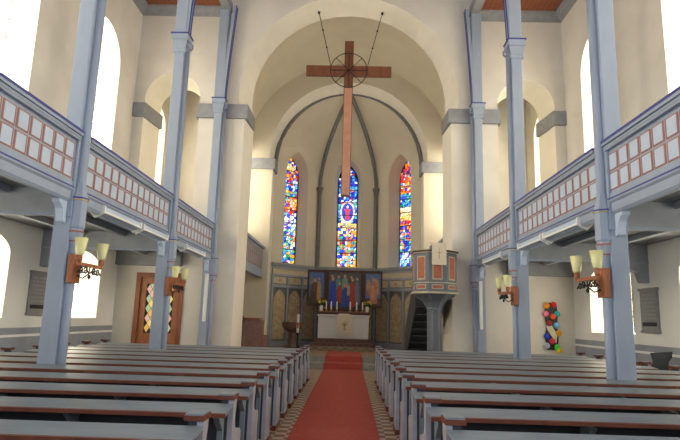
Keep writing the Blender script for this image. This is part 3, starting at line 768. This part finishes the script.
pc2=thing('pulpit_cloth','cream cloth hanging over the front of the pulpit','cloth',(2.79,16.0,3.2))
MB().m('cream').box(-.21,.21,-.05,-.035,.02,.66).build('hanging_panel',pc2)
MB().m('cream').hull([(-.21,-.05,.66),(.21,-.05,.66),(.21,-.035,.64),(-.21,-.035,.64)],[(-.21,.3,.72),(.21,.3,.72),(.21,.3,.70),(-.21,.3,.70)]).build('top_fold',pc2)
MB().m('gold').tube([(0,-.055,.2),(0,-.055,.5)],.008,5).tube([(-.07,-.055,.38),(.07,-.055,.38)],.008,5).build('gold_cross',pc2)
st=thing('pulpit_staircase','dark grey stair with slanting strings behind the pulpit column','stairs',(2.72,17.35,0))
for q in (-.42,.42):
    MB().m('pewdark').prism([(0,2.0),(0,3.2),(3.2,1.2),(3.2,.36),(2.7,.36)],'x',q-.03,q+.03).build('string',st)
    MB().m('pulpit').prism([(0,3.3),(0,3.4),(3.2,1.4),(3.2,1.3)],'x',q-.025,q+.025).build('handrail',st)
MB().m('pewdark').prism([(0,2.1),(0,2.3),(3.1,.45),(3.1,.36),(2.8,.36)],'x',-.39,.39).build('soffit',st)
for k in range(8):
    y=2.9-k*.38; MB().m('pewdark').box(-.39,.39,y-.30,y,.38+k*.235,.42+k*.235).build('tread',st)

# ------------------------------------------------------------------ hanging cross
cr=thing('hanging_cross','huge brown wooden cross hanging in the chancel arch','cross',(-.01,17.85,5.6))
MB().m('woodcross').box(-.155,.155,-.06,.06,0,5.55).build('upright',cr,bevel=.008)
MB().m('woodcross').box(-1.47,-.155,-.06,.06,4.25,4.62).box(.155,1.47,-.06,.06,4.25,4.62).build('crossbar',cr)
MB().m('crossface').box(-.13,.13,-.075,-.06,.05,3.85).build('lower_face',cr)
ri=MB().m('iron'); cz=4.44
ri.tube([(.63*math.cos(2*PI*k/40),-.10,cz+.63*math.sin(2*PI*k/40)) for k in range(40)],.016,6,closed=True); ri.build('iron_ring',cr)
sp=MB().m('iron')
for a in (PI/4,3*PI/4,PI/2,0): sp.tube([(.63*math.cos(a),-.10,cz+.63*math.sin(a)),(-.63*math.cos(a),-.10,cz-.63*math.sin(a))],.012,6)
sp.build('spokes',cr)
for sx,l in ((-1,'left'),(1,'right')):
    w=MB().m('iron'); A=V((sx*.64,17.75,5.6+4.62)); B=V((sx*1.12,17.9,12.27)); w.tube([A,B],.012,6)
    for tt in (.33,.66): 
        p=A.lerp(B,tt); w.lathe([(.004,p.z-.03),(.03,p.z-.02),(.03,p.z+.02),(.004,p.z+.03)],p.x,p.y,8)
    w.lathe([(.03,12.22),(.05,12.3)],B.x,B.y,8)
    tag(w.build('hanging_rod'),'thin black rod holding up the %s side of the hanging cross'%l,'rod','rods of the hanging cross')

# ------------------------------------------------------------------ sconces
def sconce(sx,y,label):
    t=thing('wall_lamp',label,'lamp',(sx*4.09,y,2.02),0,'twin-shade lamps on the gallery posts'); f=-sx
    MB().m('woodlt').box(0,.10*f,-.13,.13,0,.44).build('backboard',t,bevel=.012)
    MB().m('woodlt').box(.27*f,.32*f,-.38,.38,.25,.30).box(.09*f,.29*f,-.03,.03,.25,.30).build('arm',t)
    ir=MB().m('iron')
    for q in (-1,1):
        for c0_,rr,s in ((.13,.055,1),(.27,.05,-1)):
            ir.tube([(.295*f,q*(c0_+rr*math.cos(a*.5)*(1-a*.03)),.19+s*rr*math.sin(a*.5)*(1-a*.03)) for a in range(12)],.013,5)
        ir.tube([(.295*f,q*.02,.16),(.295*f,q*.1,.21),(.295*f,q*.2,.15),(.295*f,q*.3,.2),(.295*f,q*.38,.15)],.012,5)
    ir.tube([(.10*f,0,.12),(.2*f,0,.08),(.295*f,0,.16),(.295*f,0,.25)],.013,5); ir.lathe([(.01,.06),(.03,.1),(.01,.14)],.295*f,0,8); ir.build('ironwork',t)
    for q in (-1,1):
        h=MB().m('woodlt').lathe([(.03,.30),(.045,.32),(.045,.38),(.035,.40)],.295*f,q*.36,10).build('lamp_holder',t)
        s=MB().m('shade'); s.sm=True; s.lathe([(.052,.40),(.06,.42),(.098,.66),(.094,.66),(.055,.43)],.295*f,q*.36,16); s.build('lamp_shade',h)
sconce(-1,8.42,'twin yellow-glass lamp on the near left gallery post'); sconce(-1,12.95,'twin yellow-glass lamp on the second left gallery post')
sconce(1,8.38,'twin yellow-glass lamp on the near right gallery post'); sconce(1,12.95,'twin yellow-glass lamp on the second right gallery post')

# ------------------------------------------------------------------ wall plaques, door, speakers, colourful board
for sx,sd in ((-1,'left'),(1,'right')):
    t=thing('memorial_plaque','dark slate memorial plaque on the %s aisle wall'%sd,'plaque',(sx*(WX-.0),12.93,1.5)); f=-sx
    MB().m('plaque').box(0,.05*f,-.36,.36,0,.98).m('plaque').box(0,.08*f,-.39,.39,.94,1.0).box(0,.07*f,-.38,.38,-.02,.03).build('slab',t)
    g=MB().m('plaquelt')
    for r in range(9):
        if r==1: continue
        x=-.30
        while x<.28:
            w=random.uniform(.03,.09); g.box(.05*f,.053*f,x,min(.30,x+w),.10+r*.09,.15+r*.09); x+=w+.02
    g.build('lettering',t); MB().m('black').box(.05*f,.056*f,-.30,.30,.13,.22).build('dark_band',t)
    s=MB().m('speaker').box(-.05,.05,-.05,.05,0,1.45); o=s.build('column_speaker',bevel=.01); o.location=(sx*4.20,16.95,1.4); tag(o,'slim white vertical column speaker on the %s far post'%sd,'speaker','column speakers')
dr=thing('door_1','brown wooden door with coloured diamond glass','door',(-5.76,EY+.03,0)); struct(dr)
del dr['label']; del dr['category']
MB().m('wood').box(-.74,-.60,-.08,.1,0,2.86).box(.62,.76,-.08,.1,0,2.86).box(-.60,.62,-.08,.1,2.72,2.86).build('door_frame',dr)
lf=MB().m('woodlt').box(-.60,-.42,0,.06,0,2.72).box(.44,.62,0,.06,0,2.72).box(-.42,.44,0,.06,2.52,2.72).box(-.42,.44,0,.06,0,1.0).box(-.06,.08,-.01,.06,1.0,2.52).build('door_leaf',dr)
MB().m('iron').tube([(.0,-.03,1.2),(.0,-.07,1.2),(.12,-.07,1.2)],.012,6).build('handle',lf)
g=MB().m('doorglass'); cols=[(.8,.62,.2),(.35,.5,.28),(.65,.42,.36),(.5,.55,.42),(.8,.45,.1)]
for (a,c) in ((-.42,-.06),(.08,.44)):
    nx=2; cw=(c-a)/nx; ch=.30
    for j in range(11):
        for i in range(nx+1):
            cx=a+cw*(i+(.5 if j%2 else 0)); cz=1.0+ch*j/2
            if cx<a+.02 or cx>c-.02 or cz>2.50 or cz<1.02: continue
            l=max(a,cx-cw*.46); r=min(c,cx+cw*.46); g.color(random.choice(cols)); g.add([(l,.02,cz),(cx,.02,max(1.0,cz-ch*.46)),(r,.02,cz),(cx,.02,min(2.52,cz+ch*.46))],[(0,1,2,3)])
g.build('diamond_glass',dr,attr='glass'); MB().m('lead').box(-.42,.44,.025,.04,1.0,2.52).build('leading',dr)

cb2=thing('decorated_board','tall black board covered with colourful round discs on the right end wall','wall decoration',(6.42,EY-.03,.85))
MB().m('black').prism([(-.17,0),(.17,0),(.20,.4),(.17,.75),(.20,1.1),(.17,1.42),(-.17,1.42),(-.2,1.0),(-.14,.7),(-.2,.4)],'y',-.02,.02).build('board',cb2)
MB().m('cream').prism([(-.16,.72),(.0,.74),(.16,.45),(.12,.2),(-.02,.42),(-.14,.6)],'y',-.03,-.02).build('pale_patch',cb2)
dc=[(-.14,1.33,(.9,.35,.02)),(.08,1.36,(.8,.02,.03)),(-.17,1.08,(.9,.2,.35)),(.05,1.0,(.95,.12,.02)),(.18,1.08,(.02,.5,.5)),(-.07,.8,(.35,.03,.02)),(.14,.74,(.2,.5,.85)),(.20,.5,(.8,.4,.02)),(-.16,.4,(.01,.05,.6)),(.0,.26,(.85,.04,.12)),(.14,.08,(.1,.75,.05)),(-.17,.12,(.5,.55,.7)),(.19,.0,(.8,.6,.02))]
for k,(x,z,c) in enumerate(dc):
    nm='disc_paint_%d'%k; M[nm]=mat(nm,c,.5,.1,9)
    s=MB().m(nm); s.sm=True; r=.095
    s.T=Matrix.Translation((x,-.03,z))@Matrix.Rotation(PI/2,4,'X'); s.lathe([(.002,.05),(r*.6,.042),(r*.95,.02),(r,0)],0,0,14); s.build('coloured_disc',cb2)

# chair at right wall (dark carved bench end)
bc=thing('bench','dark brown wooden bench end against the right wall dado','bench',(6.75,11.9,0))
MB().m('pewdark').prism([(-.18,0),(-.18,.95),(-.22,1.08),(.22,1.12),(.20,1.0),(.12,.9),(.10,.6),(.18,.5),(.2,0)],'y',-.03,.03).build('end_panel',bc)
MB().m('wood').box(-.15,.2,0,1.6,.42,.46).build('seat',bc); MB().m('wood').box(.26,.30,0.03,1.6,.3,.8).build('backrest',bc); MB().m('wood').box(-.15,.28,1.57,1.63,0,.75).build('far_end_panel',bc)

# ------------------------------------------------------------------ light
wd=bpy.data.worlds.new('World'); sc.world=wd; wd.use_nodes=True
bg=wd.node_tree.nodes['Background']; bg.inputs['Color'].default_value=(.80,.87,1.0,1); bg.inputs['Strength'].default_value=.9
# daylight entering through the aisle windows
cam=bpy.data.cameras.new('camera'); co=bpy.data.objects.new('camera',cam); COL.objects.link(co); sc.camera=co
cam.sensor_width=36; cam.lens=550/680*36; cam.clip_end=200; cam.clip_start=.05
Rm=((0.9994507,0.02499413,-0.02176218),(0.01699707,0.17712741,0.98404115),(0.02844993,-0.98387051,0.17660528))
X=V([r[0] for r in Rm]); Yd=V([r[1] for r in Rm]); Zf=V([r[2] for r in Rm])
mw=Matrix(((X.x,-Yd.x,-Zf.x,.23),(X.y,-Yd.y,-Zf.y,0),(X.z,-Yd.z,-Zf.z,1.6),(0,0,0,1)))
co.matrix_world=mw
sc.view_settings.view_transform='Standard'; sc.view_settings.look='None'; sc.view_settings.gamma=1; sc.view_settings.exposure=0.3
sc.view_settings.use_curve_mapping=False
